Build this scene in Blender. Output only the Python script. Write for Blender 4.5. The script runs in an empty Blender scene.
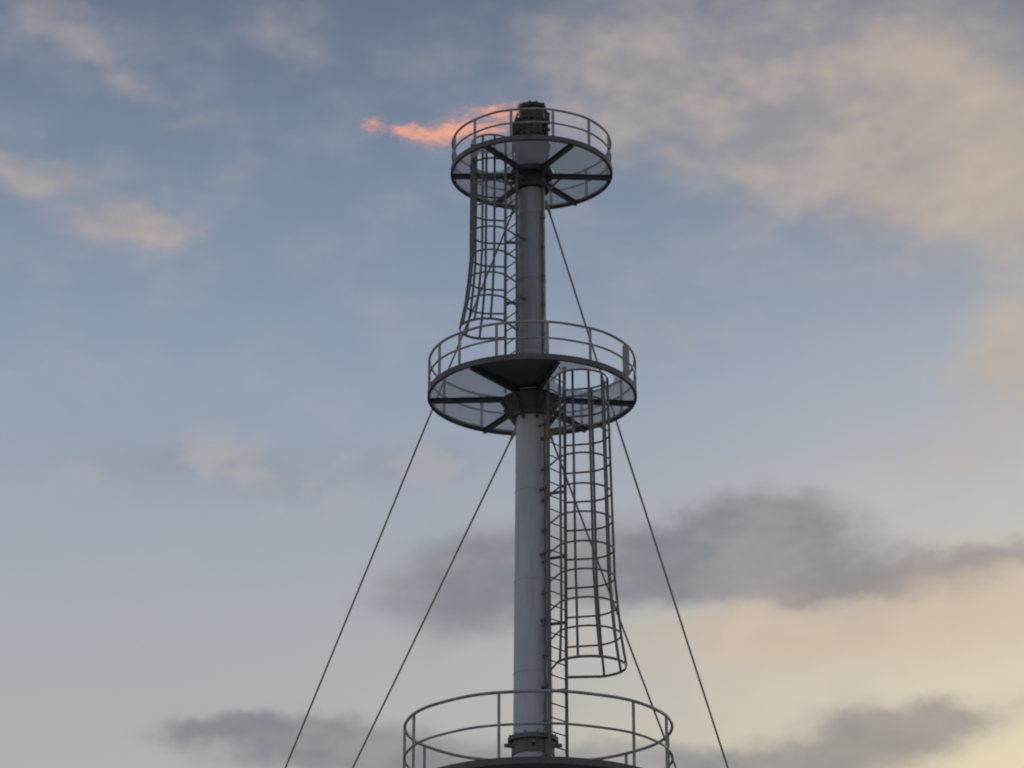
import bpy, math, random, bmesh
from mathutils import Vector, Matrix
random.seed(7)
scene = bpy.context.scene
scene.view_settings.view_transform = 'Standard'
scene.view_settings.look = 'None'
scene.view_settings.exposure = 0
scene.view_settings.gamma = 1
col = scene.collection
R = math.radians

def lin(r, g, b):
    def f(c):
        c /= 255.0
        return c/12.92 if c <= 0.04045 else ((c+0.055)/1.055)**2.4
    return (f(r), f(g), f(b), 1.0)

# ------------------------------------------------------------------ node helper
class NT:
    def __init__(s, nt): s.nt = nt
    def n(s, t, **k):
        x = s.nt.nodes.new(t)
        for a, b in k.items(): setattr(x, a, b)
        return x
    def l(s, a, b): s.nt.links.new(a, b)
    def put(s, sock, v):
        if isinstance(v, bpy.types.NodeSocket): s.l(v, sock)
        else: sock.default_value = v
    def m(s, op, a, b=0.0, c=None, clamp=False):
        x = s.n('ShaderNodeMath', operation=op); x.use_clamp = clamp
        s.put(x.inputs[0], a); s.put(x.inputs[1], b)
        if c is not None: s.put(x.inputs[2], c)
        return x.outputs[0]
    def v(s, op, a, b):
        x = s.n('ShaderNodeVectorMath', operation=op)
        s.put(x.inputs[0], a); s.put(x.inputs[1], b)
        return x.outputs['Value'] if op in ('DOT_PRODUCT', 'LENGTH') else x.outputs[0]
    def mix(s, f, a, b):
        x = s.n('ShaderNodeMix', data_type='RGBA')
        s.put(x.inputs[0], f); s.put(x.inputs[6], a); s.put(x.inputs[7], b)
        return x.outputs[2]
    def noise(s, vec, scale, detail=6, rough=.55, dist=0.0):
        x = s.n('ShaderNodeTexNoise')
        s.l(vec, x.inputs['Vector']); x.inputs['Scale'].default_value = scale
        x.inputs['Detail'].default_value = detail; x.inputs['Roughness'].default_value = rough
        x.inputs['Distortion'].default_value = dist
        return x
    def smooth(s, v, lo, hi, a=0.0, b=1.0):
        x = s.n('ShaderNodeMapRange', interpolation_type='SMOOTHSTEP')
        s.put(x.inputs[0], v)
        for i, q in enumerate((lo, hi, a, b)): x.inputs[i+1].default_value = q
        return x.outputs[0]

# ------------------------------------------------------------------ world
SUN_EL, SUN_AZ = 5.0, 38.0      # degrees, azimuth from +Y towards +X
world = bpy.data.worlds.new("World"); scene.world = world
world.use_nodes = True
world.node_tree.nodes.clear()
try:
    world.cycles.sampling_method = 'MANUAL'; world.cycles.sample_map_resolution = 256
except Exception as e: print(e)
w = NT(world.node_tree)
out = w.n('ShaderNodeOutputWorld'); bg = w.n('ShaderNodeBackground')
w.l(bg.outputs[0], out.inputs[0])
sky = w.n('ShaderNodeTexSky', sky_type='NISHITA')
sky.sun_disc = False
sky.sun_elevation = R(SUN_EL); sky.sun_rotation = R(SUN_AZ)
sky.dust_density = 2.0
tc = w.n('ShaderNodeTexCoord')
sep = w.n('ShaderNodeSeparateXYZ'); w.l(tc.outputs['Generated'], sep.inputs[0])
az = w.m('MULTIPLY', w.m('ARCTAN2', sep.outputs[0], sep.outputs[1]), 57.2958)
el = w.m('MULTIPLY', w.m('ARCSINE', sep.outputs[2]), 57.2958)
ce = w.n('ShaderNodeCombineXYZ'); w.l(az, ce.inputs[0]); w.l(el, ce.inputs[1])
P = ce.outputs[0]
st = w.v('MULTIPLY', P, (0.62, 1.0, 1.0))
warp = w.noise(st, 0.6, 5, .6)
PW = w.v('ADD', P, w.v('MULTIPLY', w.v('SUBTRACT', warp.outputs['Color'], (.5, .5, .5)), (3.0, 1.6, 0)))

def blobs(lst):
    tot = None
    for cx, cy, rx, ry, s_ in lst:
        d = w.v('MULTIPLY', w.v('SUBTRACT', PW, (cx, cy, 0)), (1/rx, 1/ry, 0))
        q = w.v('DOT_PRODUCT', d, d)
        g = w.m('MULTIPLY', w.m('EXPONENT', w.m('MULTIPLY', q, -1.0)), s_)
        tot = g if tot is None else w.m('ADD', tot, g)
    return tot
light_f = blobs([(6.6, 27.6, 4.8, 2.1, .9), (2.4, 28.0, 1.9, 1.5, .5), (9.8, 25.7, 3.0, 1.7, .95), (5.8, 26.2, 2.0, 1.0, .4),
                 (-7.9, 24.85, 1.2, .45, .95), (-10.2, 25.7, 1.9, .45, .75),
                 (-10.0, 28.7, 1.0, .4, .5), (-8.9, 28.1, .9, .35, .5), (-7.8, 27.45, .9, .3, .5), (-6.8, 26.8, .9, .28, .42), (-5.7, 26.0, .7, .28, .3), (-4.7, 28.5, 1.1, .55, .3),
                 (10.4, 22.2, 1.3, 1.3, .85), (9.0, 20.4, 1.5, .5, .5), (2.9, 22.8, 1.1, .9, .3),
                 (8.8, 17.7, 3.8, 1.0, .95), (5.2, 17.0, 3.2, .7, .75),
                 (20, 25, 6, 2.5, .7), (-20, 23, 6, 2.4, .6)])
grey_f = blobs([(-6.2, 20.3, 3.4, .6, .75), (-1.6, 20.6, 1.5, .45, .55)])
dark_f = blobs([(5.2, 19.0, 1.9, .8, .9), (3.4, 18.5, 2.6, .75, .8), (1.3, 18.6, 1.8, .85, .7), (-1.1, 18.2, 1.9, 1.0, .75),
                (6.6, 18.0, 3.0, .4, .6), (9.4, 18.4, 2.0, .28, .6), (-3.4, 14.95, 2.4, .6, 1.1), (-6.0, 15.3, 1.3, .3, .6),
                (7.7, 15.35, 1.7, .5, 1.1), (5.0, 14.6, 2.8, .45, .9), (.6, 14.9, 2.0, .4, .5), (16, 15.5, 4, .7, .8),
                (-16, 14.5, 4, .8, .8), (0, 9, 14, .9, .8)])
rmp = w.n('ShaderNodeValToRGB')
w.l(w.m('DIVIDE', el, 90.0, clamp=True), rmp.inputs[0])
stops = [(0, (208, 186, 162)), (8, (198, 192, 184)), (14.7, (183, 183, 184)), (18, (173, 178, 187)),
         (22, (151, 165, 185)), (26, (126, 142, 165)), (29.3, (108, 120, 142)), (55, (104, 120, 146)), (90, (98, 114, 142))]
cr = rmp.color_ramp
for i, (e, c) in enumerate(stops):
    q = cr.elements[i] if i < 2 else cr.elements.new(0.5)
    q.position = e/90; q.color = lin(*c)
base = w.mix(0.10, rmp.outputs[0], w.v('MULTIPLY', sky.outputs[0], (.038, .037, .038)))
def softblob(cx, cy, rx, ry):
    d = w.v('MULTIPLY', w.v('SUBTRACT', P, (cx, cy, 0)), (1/rx, 1/ry, 0))
    return w.m('EXPONENT', w.m('MULTIPLY', w.v('DOT_PRODUCT', d, d), -1.0))
base = w.mix(w.m('MULTIPLY', softblob(12.0, 13.8, 9.0, 4.6), .98), base, lin(238, 221, 178))
base = w.mix(w.m('MULTIPLY', softblob(11, 19, 7, 5), .4), base, lin(206, 204, 202))
n1 = w.noise(st, .8, 3, .5)
n2 = w.noise(w.v('MULTIPLY', P, (.75, 1.5, 1)), 2.2, 3, .5)
nn = w.m('ADD', w.m('MULTIPLY', n1.outputs[0], .78), w.m('MULTIPLY', n2.outputs[0], .22))
veil = w.smooth(nn, .40, .75)
base = w.mix(w.m('MULTIPLY', veil, .22), base, lin(174, 172, 180))
def dens(f, k, lo, hi):
    return w.smooth(w.m('ADD', f, w.m('MULTIPLY', w.m('SUBTRACT', nn, .5), k)), lo, hi)
dl = dens(light_f, .5, .0, 1.05)
lc = w.mix(w.smooth(nn, .34, .68), lin(154, 150, 154), lin(186, 173, 164))
lc = w.mix(w.m('MULTIPLY', w.smooth(az, 6, 10.5), .55), lc, lin(208, 189, 165))
lc = w.mix(w.m('MULTIPLY', w.smooth(az, -9, -5, 1, 0), .35), lc, lin(186, 170, 168))
low = w.smooth(el, 15, 21, 1, 0)
lc = w.mix(w.m('MULTIPLY', low, .75), lc, lin(230, 205, 174))
c = w.mix(w.m('MULTIPLY', dl, .84), base, lc)
dg = dens(grey_f, .5, .0, .95)
c = w.mix(w.m('MULTIPLY', dg, .6), c, w.mix(w.smooth(nn, .42, .6), lin(142, 145, 155), lin(174, 168, 168)))
dd = dens(dark_f, .5, .10, .80)
rightness = w.smooth(az, 2, 10)
dc = w.mix(w.smooth(nn, .36, .66), lin(120, 124, 132), lin(148, 145, 149))
dc = w.mix(w.m('MULTIPLY', w.m('MULTIPLY', rightness, w.smooth(el, 17.2, 18.8, 1, .15)), w.smooth(el, 15.6, 17.2, .65, 1.0)), dc, lin(190, 170, 152)) if False else \
     w.mix(w.m('MULTIPLY', w.m('MULTIPLY', rightness, w.smooth(el, 17.0, 18.8, 1, .2)), w.smooth(el, 15.4, 17.0, .25, .6)), dc, lin(194, 172, 152))
c = w.mix(w.m('MULTIPLY', dd, .82), c, dc)
w.l(c, bg.inputs[0]); bg.inputs[1].default_value = 1.0

# ------------------------------------------------------------------ materials
def steel(name, colr, rough=.55, metal=.0, var=.35, rust=0.0, streak=False, scale=3.0, transl=0.0):
    m = bpy.data.materials.new(name); m.use_nodes = True
    nt = m.node_tree; nt.nodes.clear(); k = NT(nt)
    o = k.n('ShaderNodeOutputMaterial'); b = k.n('ShaderNodeBsdfPrincipled')
    t = k.n('ShaderNodeTexCoord')
    vec = t.outputs['Object']
    if streak: vec = k.v('MULTIPLY', vec, (1.8, 1.8, .22))
    a = k.noise(vec, scale, 6, .62)
    f = k.smooth(a.outputs[0], .35, .68)
    dark = tuple(x*(1-var) for x in colr[:3])+(1,)
    cc = k.mix(f, dark, colr)
    if rust > 0:
        b2 = k.noise(vec, scale*2.3, 6, .7)
        cc = k.mix(k.m('MULTIPLY', k.smooth(b2.outputs[0], .52, .7), rust), cc, (.13, .07, .045, 1))
    k.l(cc, b.inputs['Base Color'])
    k.l(k.smooth(a.outputs[0], .3, .7, rough-.1, rough+.15), b.inputs['Roughness'])
    b.inputs['Metallic'].default_value = metal
    if transl > 0:
        tr = k.n('ShaderNodeBsdfTranslucent'); k.l(cc, tr.inputs[0])
        mx = k.n('ShaderNodeMixShader'); mx.inputs[0].default_value = transl
        k.l(b.outputs[0], mx.inputs[1]); k.l(tr.outputs[0], mx.inputs[2]); k.l(mx.outputs[0], o.inputs[0])
    else:
        k.l(b.outputs[0], o.inputs[0])
        bp = k.n('ShaderNodeBump'); bp.inputs['Strength'].default_value = .15; bp.inputs['Distance'].default_value = .01
        k.l(a.outputs[0], bp.inputs['Height']); k.l(bp.outputs[0], b.inputs['Normal'])
    return m
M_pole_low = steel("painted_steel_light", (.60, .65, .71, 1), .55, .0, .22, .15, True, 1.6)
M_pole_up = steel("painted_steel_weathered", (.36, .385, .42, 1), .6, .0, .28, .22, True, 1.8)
M_rail = steel("galvanised_rail", (.44, .44, .435, 1), .5, .1, .3, .2)
M_frame = steel("dark_frame_steel", (.15, .155, .16, 1), .6, .0, .35, .25)
M_ladder = steel("ladder_steel", (.20, .20, .205, 1), .6, .1, .3, .25)
M_grate = steel("fibreglass_grating", (.86, .86, .85, 1), .6, .0, .05, .0, transl=.6)
M_tip = steel("scorched_steel", (.10, .09, .083, 1), .7, .1, .6, .6, False, 5)
M_plate = steel("checker_plate", (.17, .17, .175, 1), .6, .1, .35, .3)
M_wire = steel("wire_rope", (.34, .34, .35, 1), .6, .1, .2, .1)
M_conc = steel("concrete", (.33, .32, .30, 1), .9, .0, .3, .0)

# ------------------------------------------------------------------ mesh builder
class MB:
    def __init__(s): s.v = []; s.f = []
    def tube(s, pts, r, n=8, closed=False):
        pts = [Vector(p) for p in pts]; N = len(pts); b0 = len(s.v)
        prev = None
        for i, p in enumerate(pts):
            if closed: t = pts[(i+1) % N]-pts[i-1]
            elif i == 0: t = pts[1]-pts[0]
            elif i == N-1: t = pts[-1]-pts[-2]
            else: t = (pts[i+1]-p).normalized()+(p-pts[i-1]).normalized()
            t.normalize()
            if prev is None:
                a = Vector((0, 0, 1)) if abs(t.z) < .9 else Vector((1, 0, 0))
                a = (a-t*a.dot(t)).normalized()
            else:
                a = (prev-t*prev.dot(t)).normalized()
            prev = a; b = t.cross(a)
            rr = r[i] if isinstance(r, (list, tuple)) else r
            for j in range(n):
                q = 2*math.pi*j/n
                s.v.append(p+(a*math.cos(q)+b*math.sin(q))*rr)
        for i in range(N if closed else N-1):
            i2 = (i+1) % N
            for j in range(n):
                j2 = (j+1) % n
                s.f.append((b0+i*n+j, b0+i*n+j2, b0+i2*n+j2, b0+i2*n+j))
        if not closed:
            s.f.append(tuple(b0+j for j in reversed(range(n))))
            s.f.append(tuple(b0+(N-1)*n+j for j in range(n)))
    def beam(s, a, b, wd, ht):
        a = Vector(a); b = Vector(b); t = (b-a).normalized()
        up = Vector((0, 0, 1)) if abs(t.z) < .95 else Vector((0, 1, 0))
        sd = t.cross(up).normalized(); up = sd.cross(t).normalized()
        b0 = len(s.v)
        for p in (a, b):
            for x, y in ((-1, -1), (1, -1), (1, 1), (-1, 1)):
                s.v.append(p+sd*x*wd/2+up*y*ht/2)
        for q in ((0, 3, 2, 1), (4, 5, 6, 7), (0, 1, 5, 4), (1, 2, 6, 5), (2, 3, 7, 6), (3, 0, 4, 7)):
            s.f.append(tuple(b0+i for i in q))
    def ibeam(s, a, b, wd, ht, t=.014):
        a = Vector(a); b = Vector(b); z = Vector((0, 0, 1))
        s.beam(a+z*(ht/2-t/2), b+z*(ht/2-t/2), wd, t)
        s.beam(a-z*(ht/2-t/2), b-z*(ht/2-t/2), wd, t)
        s.beam(a, b, t, ht-2*t-.002)
    def lathe(s, prof, n=48, c=(0, 0), cap=True, jag=0.0):
        b0 = len(s.v)
        for i, (r, z) in enumerate(prof):
            for j in range(n):
                q = 2*math.pi*j/n
                dz = random.uniform(-jag, jag) if jag and z > 29.25 else 0
                s.v.append(Vector((c[0]+r*math.cos(q), c[1]+r*math.sin(q), z+dz)))
        for i in range(len(prof)-1):
            for j in range(n):
                j2 = (j+1) % n
                s.f.append((b0+i*n+j, b0+i*n+j2, b0+(i+1)*n+j2, b0+(i+1)*n+j))
        if cap:
            s.f.append(tuple(b0+j for j in reversed(range(n))))
            s.f.append(tuple(b0+(len(prof)-1)*n+j for j in range(n)))
    def ring(s, ri, ro, z0, z1, n=72, a0=0, a1=360, cx=0.0):
        full = abs(a1-a0-360) < 1e-6
        k = n if full else n+1; b0 = len(s.v)
        for i in range(k):
            q = R(a0+(a1-a0)*i/n)
            for r, z in ((ri, z0), (ro, z0), (ro, z1), (ri, z1)):
                s.v.append(Vector((cx+r*math.cos(q), r*math.sin(q), z)))
        for i in range(n):
            i2 = (i+1) % k
            for j in range(4):
                j2 = (j+1) % 4
                s.f.append((b0+i*4+j, b0+i2*4+j, b0+i2*4+j2, b0+i*4+j2))
        if not full:
            s.f.append((b0, b0+1, b0+2, b0+3)); e = b0+n*4
            s.f.append((e+3, e+2, e+1, e))
    def obj(s, name, mat, parent=None, smooth=False):
        me = bpy.data.meshes.new(name)
        me.from_pydata([tuple(x) for x in s.v], [], s.f); me.update()
        me.materials.append(mat)
        if smooth:
            me.polygons.foreach_set('use_smooth', [len(p.vertices) <= 4 for p in me.polygons])
            try: me.set_sharp_from_angle(angle=R(35))
            except Exception: pass
        o = bpy.data.objects.new(name, me); col.objects.link(o)
        if parent: o.parent = parent
        return o
def empty(name, parent=None):
    e = bpy.data.objects.new(name, None); col.objects.link(e)
    if parent: e.parent = parent
    return e

# ------------------------------------------------------------------ flare stack
Z_TOP, Z_MID, Z_BOT = 27.90, 23.12, 15.24
tower = empty("flare_stack")
tower["label"] = "tall grey flare stack with three round railed platforms and caged ladders"
tower["category"] = "flare stack"

b = MB()
b.lathe([(.62, 0.0), (.62, .06), (.41, .062), (.40, 8.0), (.375, 15.1), (.362, 17.4), (.315, 22.6), (.305, 23.05)], 56)
b.ring(.41, .56, 8.0, 8.08); b.ring(.41, .56, 8.084, 8.16)
for zz in (17.5, 19.3, 21.1):
    rr = .362-(zz-17.4)*.0090
    b.ring(rr-.01, rr+.006, zz, zz+.02, 48)
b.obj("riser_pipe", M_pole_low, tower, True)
b = MB()
b.ring(.355, .47, 16.20, 16.24, 48); b.ring(.355, .47, 16.245, 16.285, 48)
b.ring(.36, .40, 15.95, 16.20, 48)
for i in range(12):
    q = R(30*i+10); x, y = .435*math.cos(q), .435*math.sin(q)
    b.tube([(x, y, 16.15), (x, y, 16.33)], .016, 6)
for q in (200, 340, 270):
    cx, cy = math.cos(R(q)), math.sin(R(q)); b.beam((.36*cx, .36*cy, 16.10), (.56*cx, .56*cy, 16.10), .06, .06)
b.obj("flange_collar", M_ladder, tower)
# stub bracket carrying the middle platform
b = MB()
b.ring(.318, .40, 22.62, 22.70, 48)
b.lathe([(.33, 22.705), (.40, 22.71), (.56, 22.94), (.60, 22.98), (.60, 23.0), (.33, 23.0)], 12)
for i in range(8):
    cx, cy = math.cos(R(45*i+15)), math.sin(R(45*i+15))
    b.beam((.33*cx, .33*cy, 22.52), (.62*cx, .62*cy, 22.93), .03, .07)
b.obj("platform_bracket", M_frame, tower)
b = MB()
b.lathe([(.30, 23.07), (.285, 23.35), (.278, 24.2), (.262, 27.2), (.262, 27.46)], 56)
for zz in (24.0, 25.5, 26.9): b.ring(.25, .287-(zz-24)*.005, zz, zz+.03, 48)
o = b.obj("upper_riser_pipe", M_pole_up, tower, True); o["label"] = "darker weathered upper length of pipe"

def conduit(px, py, z0, z1, r, mat):
    b = MB()
    pts = []; z = z0; i = 0
    while z < z1:
        pts.append((px+.010*math.sin(i*1.9), py, z)); z += .22; i += 1
    pts.append((px, py, z1))
    b.tube(pts, r, 8)
    z = z0+.4
    while z < z1:
        b.beam((px*.55, py*.55, z), (px*1.08, py*1.08, z), .07, .05); z += .62
    return b.obj("conduit", mat, tower, True)
conduit(.235, -.34, 15.5, 22.60, .026, M_ladder)
conduit(.22, -.20, 23.3, 28.2, .020, M_ladder)

# flare tip
tip = empty("flare_tip", tower)
b = MB()
b.lathe([(.262, 27.475), (.35, 27.48), (.35, 27.56), (.285, 27.57), (.30, 27.86), (.335, 27.9), (.335, 28.46), (.28, 28.50), (.255, 28.54), (.255, 29.24), (.29, 29.26), (.285, 29.34), (.235, 29.32), (.235, 29.1), (.0, 29.1)], 48, cap=False, jag=.022)
b.ring(.337, .385, 27.92, 27.96, 48); b.ring(.337, .385, 28.42, 28.46, 48)
b.obj("burner_barrel", M_tip, tip, True)
b = MB()
for i in range(14):
    q = R(360/14*i)
    cx, cy = math.cos(q), math.sin(q)
    b.beam((.290*cx, .290*cy, 28.62), (.283*cx, .283*cy, 29.10+random.uniform(-.06, .05)), .07, .012)
b.ring(.272, .302, 28.66, 28.71, 48); b.ring(.270, .296, 28.98, 29.04, 48)
b.obj("wind_shield", M_tip, tip)
for q, hh in ((200, 28.9), (325, 29.1), (75, 29.0)):
    b = MB(); cx, cy = math.cos(R(q)), math.sin(R(q))
    b.tube([(.37*cx, .37*cy, 27.8), (.40*cx, .40*cy, 28.3), (.37*cx, .37*cy, hh), (.29*cx, .29*cy, hh+.25)], .022, 8)
    b.tube([(.385*cx, .385*cy, hh-.24), (.38*cx, .38*cy, hh)], .055, 10)
    b.beam((.30*cx, .30*cy, 28.74), (.42*cx, .42*cy, 28.74), .12, .05)
    b.obj("pilot_burner", M_tip, tip, True)

LOWER = dict(az=R(-40), rho=.60, c=.69, r=.57, w=.50, top=.88)
UPPER = dict(az=R(210), rho=.47, c=.46, r=.40, w=.44, top=.98)
def cage_center(d):
    u = Vector((math.cos(d['az']), math.sin(d['az'])))
    return u*(d['rho']+d['c'])

def platform(z, rad, rail_h, beams, plate, posts, holes, toe, rr, gsp=.030, ox=0.0, gate=None):
    p = empty("platform", tower)
    b = MB()
    b.ring(rad-.05, rad, z-.085, z-.072, 96, cx=ox); b.ring(rad-.012, rad+.004, z-.085, z+toe, 96, cx=ox)
    for q in beams:
        cx, cy = math.cos(R(q)), math.sin(R(q))
        b.ibeam((.33*cx, .33*cy, z-.085), ((rad-.02)*cx+ox, (rad-.02)*cy, z-.075), .07, .10)
        b.beam((.31*cx, .31*cy, z-.40), ((.31+.26)*cx, (.31+.26)*cy, z-.14), .03, .04)
    b.ring(.34, .42, z-.118, z-.02, 48)
    b.obj("support_frame", M_frame, p)
    whole = plate == 'all'
    if not whole:
        b = MB()
        def ok(x, y):
            d = math.hypot(x, y)
            if d < .43 or math.hypot(x-ox, y) > rad-.02: return False
            for hx, hy, hr in holes:
                if math.hypot(x-hx, y-hy) < hr: return False
            if plate:
                a = math.degrees(math.atan2(y, x)) % 360
                if plate[0] < a < plate[1]: return False
            return True
        def bars(direction, sp, th, dp, zz):
            t = -rad-.1
            while t < rad+.1:
                s0 = None; q = -rad-.1
                while q <= rad+.13:
                    x, y = (t, q) if direction == 'y' else (q, t)
                    g = ok(x, y)
                    if g and s0 is None: s0 = q
                    if (not g) and s0 is not None:
                        if q-s0 > .05:
                            if direction == 'y': b.beam((t, s0, zz), (t, q, zz), th, dp)
                            else: b.beam((s0, t, zz), (q, t, zz), th, dp)
                        s0 = None
                    q += .025
                t += sp
        bars('y', gsp, .010, .005, z-.010)
        bars('x', gsp*1.2, .012, .003, z-.0145)
        b.obj("grating", M_grate, p)
    if plate:
        b = MB()
        if whole: b.ring(.43, rad-.12, z-.014, z+.002, 96, 0, 360, cx=ox)
        else: b.ring(.43, rad-.014, z-.014, z+.002, 40, plate[0], plate[1])
        b.obj("deck_plate", M_plate, p)
    b = MB(); N = 96
    def circ(rd, zz):
        return [(ox+rd*math.cos(R(360*i/N)), rd*math.sin(R(360*i/N)), zz+.004*math.sin(i*.7)) for i in range(N)]
    for hh, k in ((rail_h, 1.0), (rail_h*.52, .8)):
        b.tube(circ(rad-.03, z+hh), rr*k, 8, True)
    for q in posts:
        cx, cy = (rad-.03)*math.cos(R(q))+ox, (rad-.03)*math.sin(R(q))
        b.beam((cx, cy, z-.05), (cx, cy, z+rail_h-.01), .055, .03)
    b.obj("guardrail", M_rail, p, True)
    if gate is not None:
        b = MB(); q = R(gate); cx, cy = rad*math.cos(q), rad*math.sin(q)
        b.beam((cx, cy, z+.02), (cx, cy, z+rail_h-.06), .13, .03)
        b.obj("kick_panel", M_rail, p)
    return p
lc_ = cage_center(LOWER); uc_ = cage_center(UPPER)
platform(Z_TOP, 1.61, .60, [4, 55, 118, 178, 235, 300], None, [15+30*i for i in range(12)],
         [(uc_.x, uc_.y, .42)], .02, .024)
platform(Z_MID, 2.02, .69, [8, 58, 118, 176, 234, 284], (234, 284), [-2, 28, 60, 90, 120, 150, 180, 207, 226, 250, 278, 303, 333],
         [(lc_.x, lc_.y, .56)], .03, .026, gate=-28)
platform(Z_BOT, 2.50, 1.24, [0, 60, 120, 180, 240, 300], 'all', [-20, 12, 47, 80, 115, 150, 182, 203, 253, 313],
         [], .04, .030, ox=.10)

def ladder(d, z0, z1, cz0, cz1, hoop_sp, nbar, flare, srail, srung):
    u = Vector((math.cos(d['az']), math.sin(d['az']), 0)); t = Vector((-u.y, u.x, 0))
    base = u*d['rho']; L = empty("ladder", tower)
    for s_ in (-1, 1):
        b = MB(); a = base+t*s_*d['w']/2
        b.beam(a+Vector((0, 0, z0)), a+Vector((0, 0, z1)), srail, srail*.8)
        b.obj("side_rail", M_ladder, L)
    b = MB(); b.tube([base-t*d['w']/2, base+t*d['w']/2], srung, 6)
    r0 = b.obj("rung", M_ladder, L); z = z0+.2; r0.location.z = z; z += .27
    while z < z1:
        c_ = r0.copy(); c_.parent = L; c_.location.z = z; col.objects.link(c_); z += .27
    z = z0+.6
    while z < z1-.3:
        b = MB()
        for s_ in (-1, 1):
            a = base+t*s_*d['w']/2
            b.beam(Vector((u.x*.2, u.y*.2, z))+t*s_*.1, a+Vector((0, 0, z)), .035, .05)
        b.beam(Vector((u.x*.24, u.y*.24, z+.001))-t*.16, Vector((u.x*.24, u.y*.24, z+.001))+t*.16, .03, .04)
        b.obj("mounting_bracket", M_ladder, L)
        z += 1.3
    b = MB()
    n = round((cz1-cz0)/hoop_sp)
    zs = [cz0+(cz1-cz0)*i/n for i in range(n+1)]
    fl = {0: flare, 1: 1+(flare-1)*.5, 2: 1+(flare-1)*.2}
    def kk(i): return fl.get(i, 1)*(1+(d['top']-1)*i/n)
    def cen(k): return u*(d['rho']+d['c']*min(k, 1)+max(k-1, 0)*.35)
    def hoop(z, k):
        r = d['r']*k; pts = [base+t*d['w']/2]
        for i in range(25):
            a = R(110-220*i/24)
            pts.append(cen(k)+u*(r*math.cos(a))+t*(r*math.sin(a)))
        pts.append(base-t*d['w']/2)
        tl = random.uniform(-.03, .03)
        return [p_+Vector((0, 0, z+tl*(p_-base).length)) for p_ in pts]
    for i, z in enumerate(zs):
        hp = hoop(z, kk(i))
        for a_, b_ in zip(hp[:-1], hp[1:]): b.beam(a_, b_, .012, .036 if i else .05)
    for i in range(nbar):
        a = R(-105+210*i/(nbar-1))
        b.tube([cen(kk(j))+u*(d['r']*kk(j)*math.cos(a))+t*(d['r']*kk(j)*math.sin(a))+Vector((0, 0, z))
                for j, z in enumerate(zs)], .024, 6)
    b.obj("safety_cage", M_ladder, L)
ladder(LOWER, Z_BOT+.02, Z_MID+.5, 17.40, Z_MID+.02, .57, 7, 1.18, .062, .014)
ladder(UPPER, Z_MID+.02, Z_TOP+.55, 24.30, Z_TOP+.40, .52, 7, 1.28, .052, .013)
# plain ladder from the ground
L = empty("ladder", tower)
for s_ in (-.25, .25):
    b = MB(); b.beam((.72, s_, .05), (.72, s_, 15.1), .05, .04); b.obj("side_rail", M_ladder, L)
b = MB(); b.tube([(.72, -.25, 0), (.72, .25, 0)], .014, 6)
r0 = b.obj("rung", M_ladder, L); r0.location.z = .3; z = .6
while z < 15.0:
    c_ = r0.copy(); c_.parent = L; c_.location.z = z; col.objects.link(c_); z += .3
z = 1.0
while z < 15:
    b = MB()
    for s_ in (-.25, .25): b.beam((.3, s_*.6, z), (.72, s_, z), .035, .05)
    b.beam((.36, -.2, z+.001), (.36, .2, z+.001), .03, .04)
    b.obj("mounting_bracket", M_ladder, L); z += 1.6
# concrete base
b = MB(); b.lathe([(1.5, -.3), (1.5, .25), (1.46, .29)], 8)
fo = b.obj("concrete_foundation", M_conc); tower.location = (0, 0, .292)
for ob in list(col.objects):
    if ob.parent == tower: ob.location.z -= .292
fo["label"] = "octagonal concrete footing under the flare stack"; fo["category"] = "foundation"

# ------------------------------------------------------------------ guy wires
anchors = [Vector((-11.75, 8.2, .45)), Vector((9.25, 8.2, .45))]
starts = [(anchors[0], Vector((-.28, .16, 27.35))), (anchors[0], Vector((-.28, .18, 22.55))),
          (anchors[1], Vector((.28, .16, 27.35))), (anchors[1], Vector((.28, .18, 22.55)))]
for g, s_ in starts:
    b = MB(); n = 24; pts = []
    for i in range(n+1):
        f = i/n; p_ = s_.lerp(g, f); p_.z -= .22*4*f*(1-f)*.5; pts.append(p_)
    b.tube(pts, .020, 6)
    d = (g-s_).normalized()
    b.tube([s_, s_+d*.3], .03, 8)
    o = b.obj("guy_wire", M_wire); o["label"] = "taut grey steel guy wire bracing the flare stack"
    o["category"] = "guy wire"; o["group"] = "guy wires bracing the stack"
for a in anchors:
    b = MB(); b.beam((a.x-.5, a.y, .1), (a.x+.5, a.y, .1), .9, .6)
    b.tube([(a.x, a.y, .3), a], .03, 8)
    o = b.obj("anchor_block", M_conc); o["label"] = "square concrete block anchoring two guy wires in the ground"
    o["category"] = "anchor block"; o["group"] = "guy wire anchor blocks"

# ------------------------------------------------------------------ flame
fl = [(-.42, 0, 29.22, .36, .17), (-.95, 0, 29.24, .46, .12), (-.72, 0, 28.86, .42, .14), (-1.20, 0, 28.90, .34, .16),
      (-1.55, 0, 28.82, .36, .20), (-1.95, 0, 28.68, .40, .20), (-2.40, 0, 28.76, .30, .16), (-2.62, 0, 28.84, .22, .115), (-3.16, 0, 28.93, .25, .17)]
bm = bmesh.new()
for x, y, z, rx, rz in fl:
    mt = Matrix.Translation((x, y, z-29)) @ Matrix.Diagonal((rx*1.5, rz*1.6, rz*1.7, 1))
    bmesh.ops.create_icosphere(bm, subdivisions=3, radius=1, matrix=mt)
me = bpy.data.meshes.new("flame"); bm.to_mesh(me); bm.free()
flame = bpy.data.objects.new("flame", me); col.objects.link(flame)
flame.location = (0, 0, 29)
flame["label"] = "wind-blown orange gas flame streaming from the flare tip"; flame["category"] = "flame"
rm = flame.modifiers.new("Remesh", 'REMESH'); rm.mode = 'VOXEL'; rm.voxel_size = .05
m = bpy.data.materials.new("flame_volume"); m.use_nodes = True; m.node_tree.nodes.clear()
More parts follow.
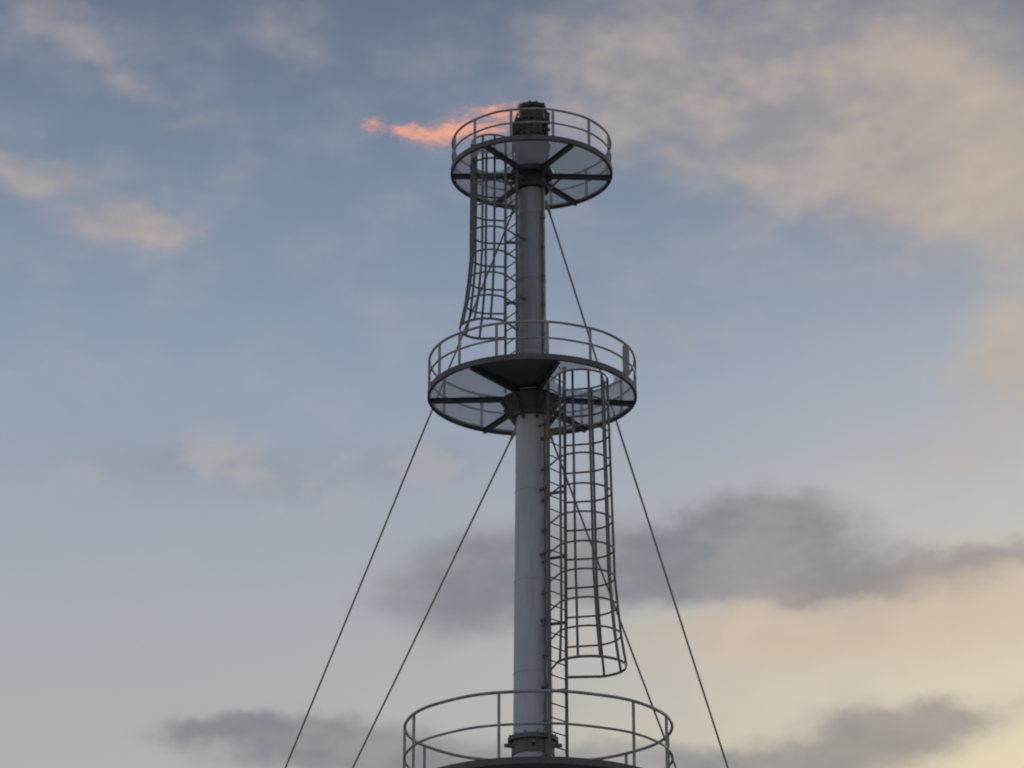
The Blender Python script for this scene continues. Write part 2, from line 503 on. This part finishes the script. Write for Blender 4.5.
k = NT(m.node_tree); o = k.n('ShaderNodeOutputMaterial')
t = k.n('ShaderNodeTexCoord'); OC = t.outputs['Object']
wn = k.noise(k.v('MULTIPLY', OC, (1.0, 1.5, 1.8)), 3.0, 3, .6)
PP = k.v('ADD', OC, k.v('MULTIPLY', k.v('SUBTRACT', wn.outputs['Color'], (.5, .5, .5)), (.5, .3, .46)))
tot = None
for x, y, z, rx, rz in fl:
    d = k.v('MULTIPLY', k.v('SUBTRACT', PP, (x, y, z-29)), (1/rx, 1/rz, 1/rz))
    g = k.m('EXPONENT', k.m('MULTIPLY', k.v('DOT_PRODUCT', d, d), -1.1))
    tot = g if tot is None else k.m('ADD', tot, g)
fn = k.noise(k.v('MULTIPLY', OC, (1.3, 2, 3.2)), 4.2, 4, .65)
D = k.smooth(k.m('ADD', tot, k.m('MULTIPLY', k.m('SUBTRACT', fn.outputs[0], .5), 3.2)), .12, 1.4)
em = k.n('ShaderNodeEmission'); ab = k.n('ShaderNodeVolumeAbsorption'); ad = k.n('ShaderNodeAddShader')
DA = k.m('MULTIPLY', D, 6.0)
hot = k.smooth(D, .25, 1.0)
k.l(k.mix(hot, (.68, .32, .26, 1), (1.0, .46, .27, 1)), em.inputs[0]); k.l(DA, em.inputs[1])
ab.inputs[0].default_value = (0, 0, 0, 1); k.l(DA, ab.inputs[1])
k.l(em.outputs[0], ad.inputs[0]); k.l(ab.outputs[0], ad.inputs[1]); k.l(ad.outputs[0], o.inputs['Volume'])
try: m.cycles.volume_step_rate = .4
except Exception as e: print(e)
me.materials.append(m)

# ------------------------------------------------------------------ ground
b = MB(); n = 64
b.v.append(Vector((0, 0, 0)))
rings = [4, 12, 40, 150, 600, 2500, 6000]
for r_ in rings:
    for j in range(n): b.v.append(Vector((r_*math.cos(2*math.pi*j/n), r_*math.sin(2*math.pi*j/n), 0)))
for j in range(n): b.f.append((0, 1+j, 1+(j+1) % n))
for i in range(len(rings)-1):
    for j in range(n):
        j2 = (j+1) % n
        b.f.append((1+i*n+j, 1+(i+1)*n+j, 1+(i+1)*n+j2, 1+i*n+j2))
M_ground = steel("gravel", (.30, .28, .25, 1), .95, 0, .35, 0, False, .6)
g = b.obj("ground", M_ground); g["kind"] = "structure"

# ------------------------------------------------------------------ sun + camera
sl = bpy.data.lights.new("sun", 'SUN'); sl.energy = .45; sl.angle = R(6); sl.color = (1, .78, .58)
so = bpy.data.objects.new("sun", sl); col.objects.link(so)
sd = Vector((math.sin(R(SUN_AZ))*math.cos(R(SUN_EL)), math.cos(R(SUN_AZ))*math.cos(R(SUN_EL)), math.sin(R(SUN_EL))))
so.rotation_euler = sd.to_track_quat('Z', 'Y').to_euler()
cam = bpy.data.cameras.new("camera"); cam.sensor_width = 36; cam.lens = 36*3000/1024
cam.clip_start = .1; cam.clip_end = 20000
cam.dof.use_dof = True; cam.dof.focus_distance = 33.0; cam.dof.aperture_fstop = 2.6
co = bpy.data.objects.new("camera", cam); col.objects.link(co)
co.location = (-.39, -53.82, 1.6); co.rotation_euler = (R(112), 0, 0)
scene.camera = co
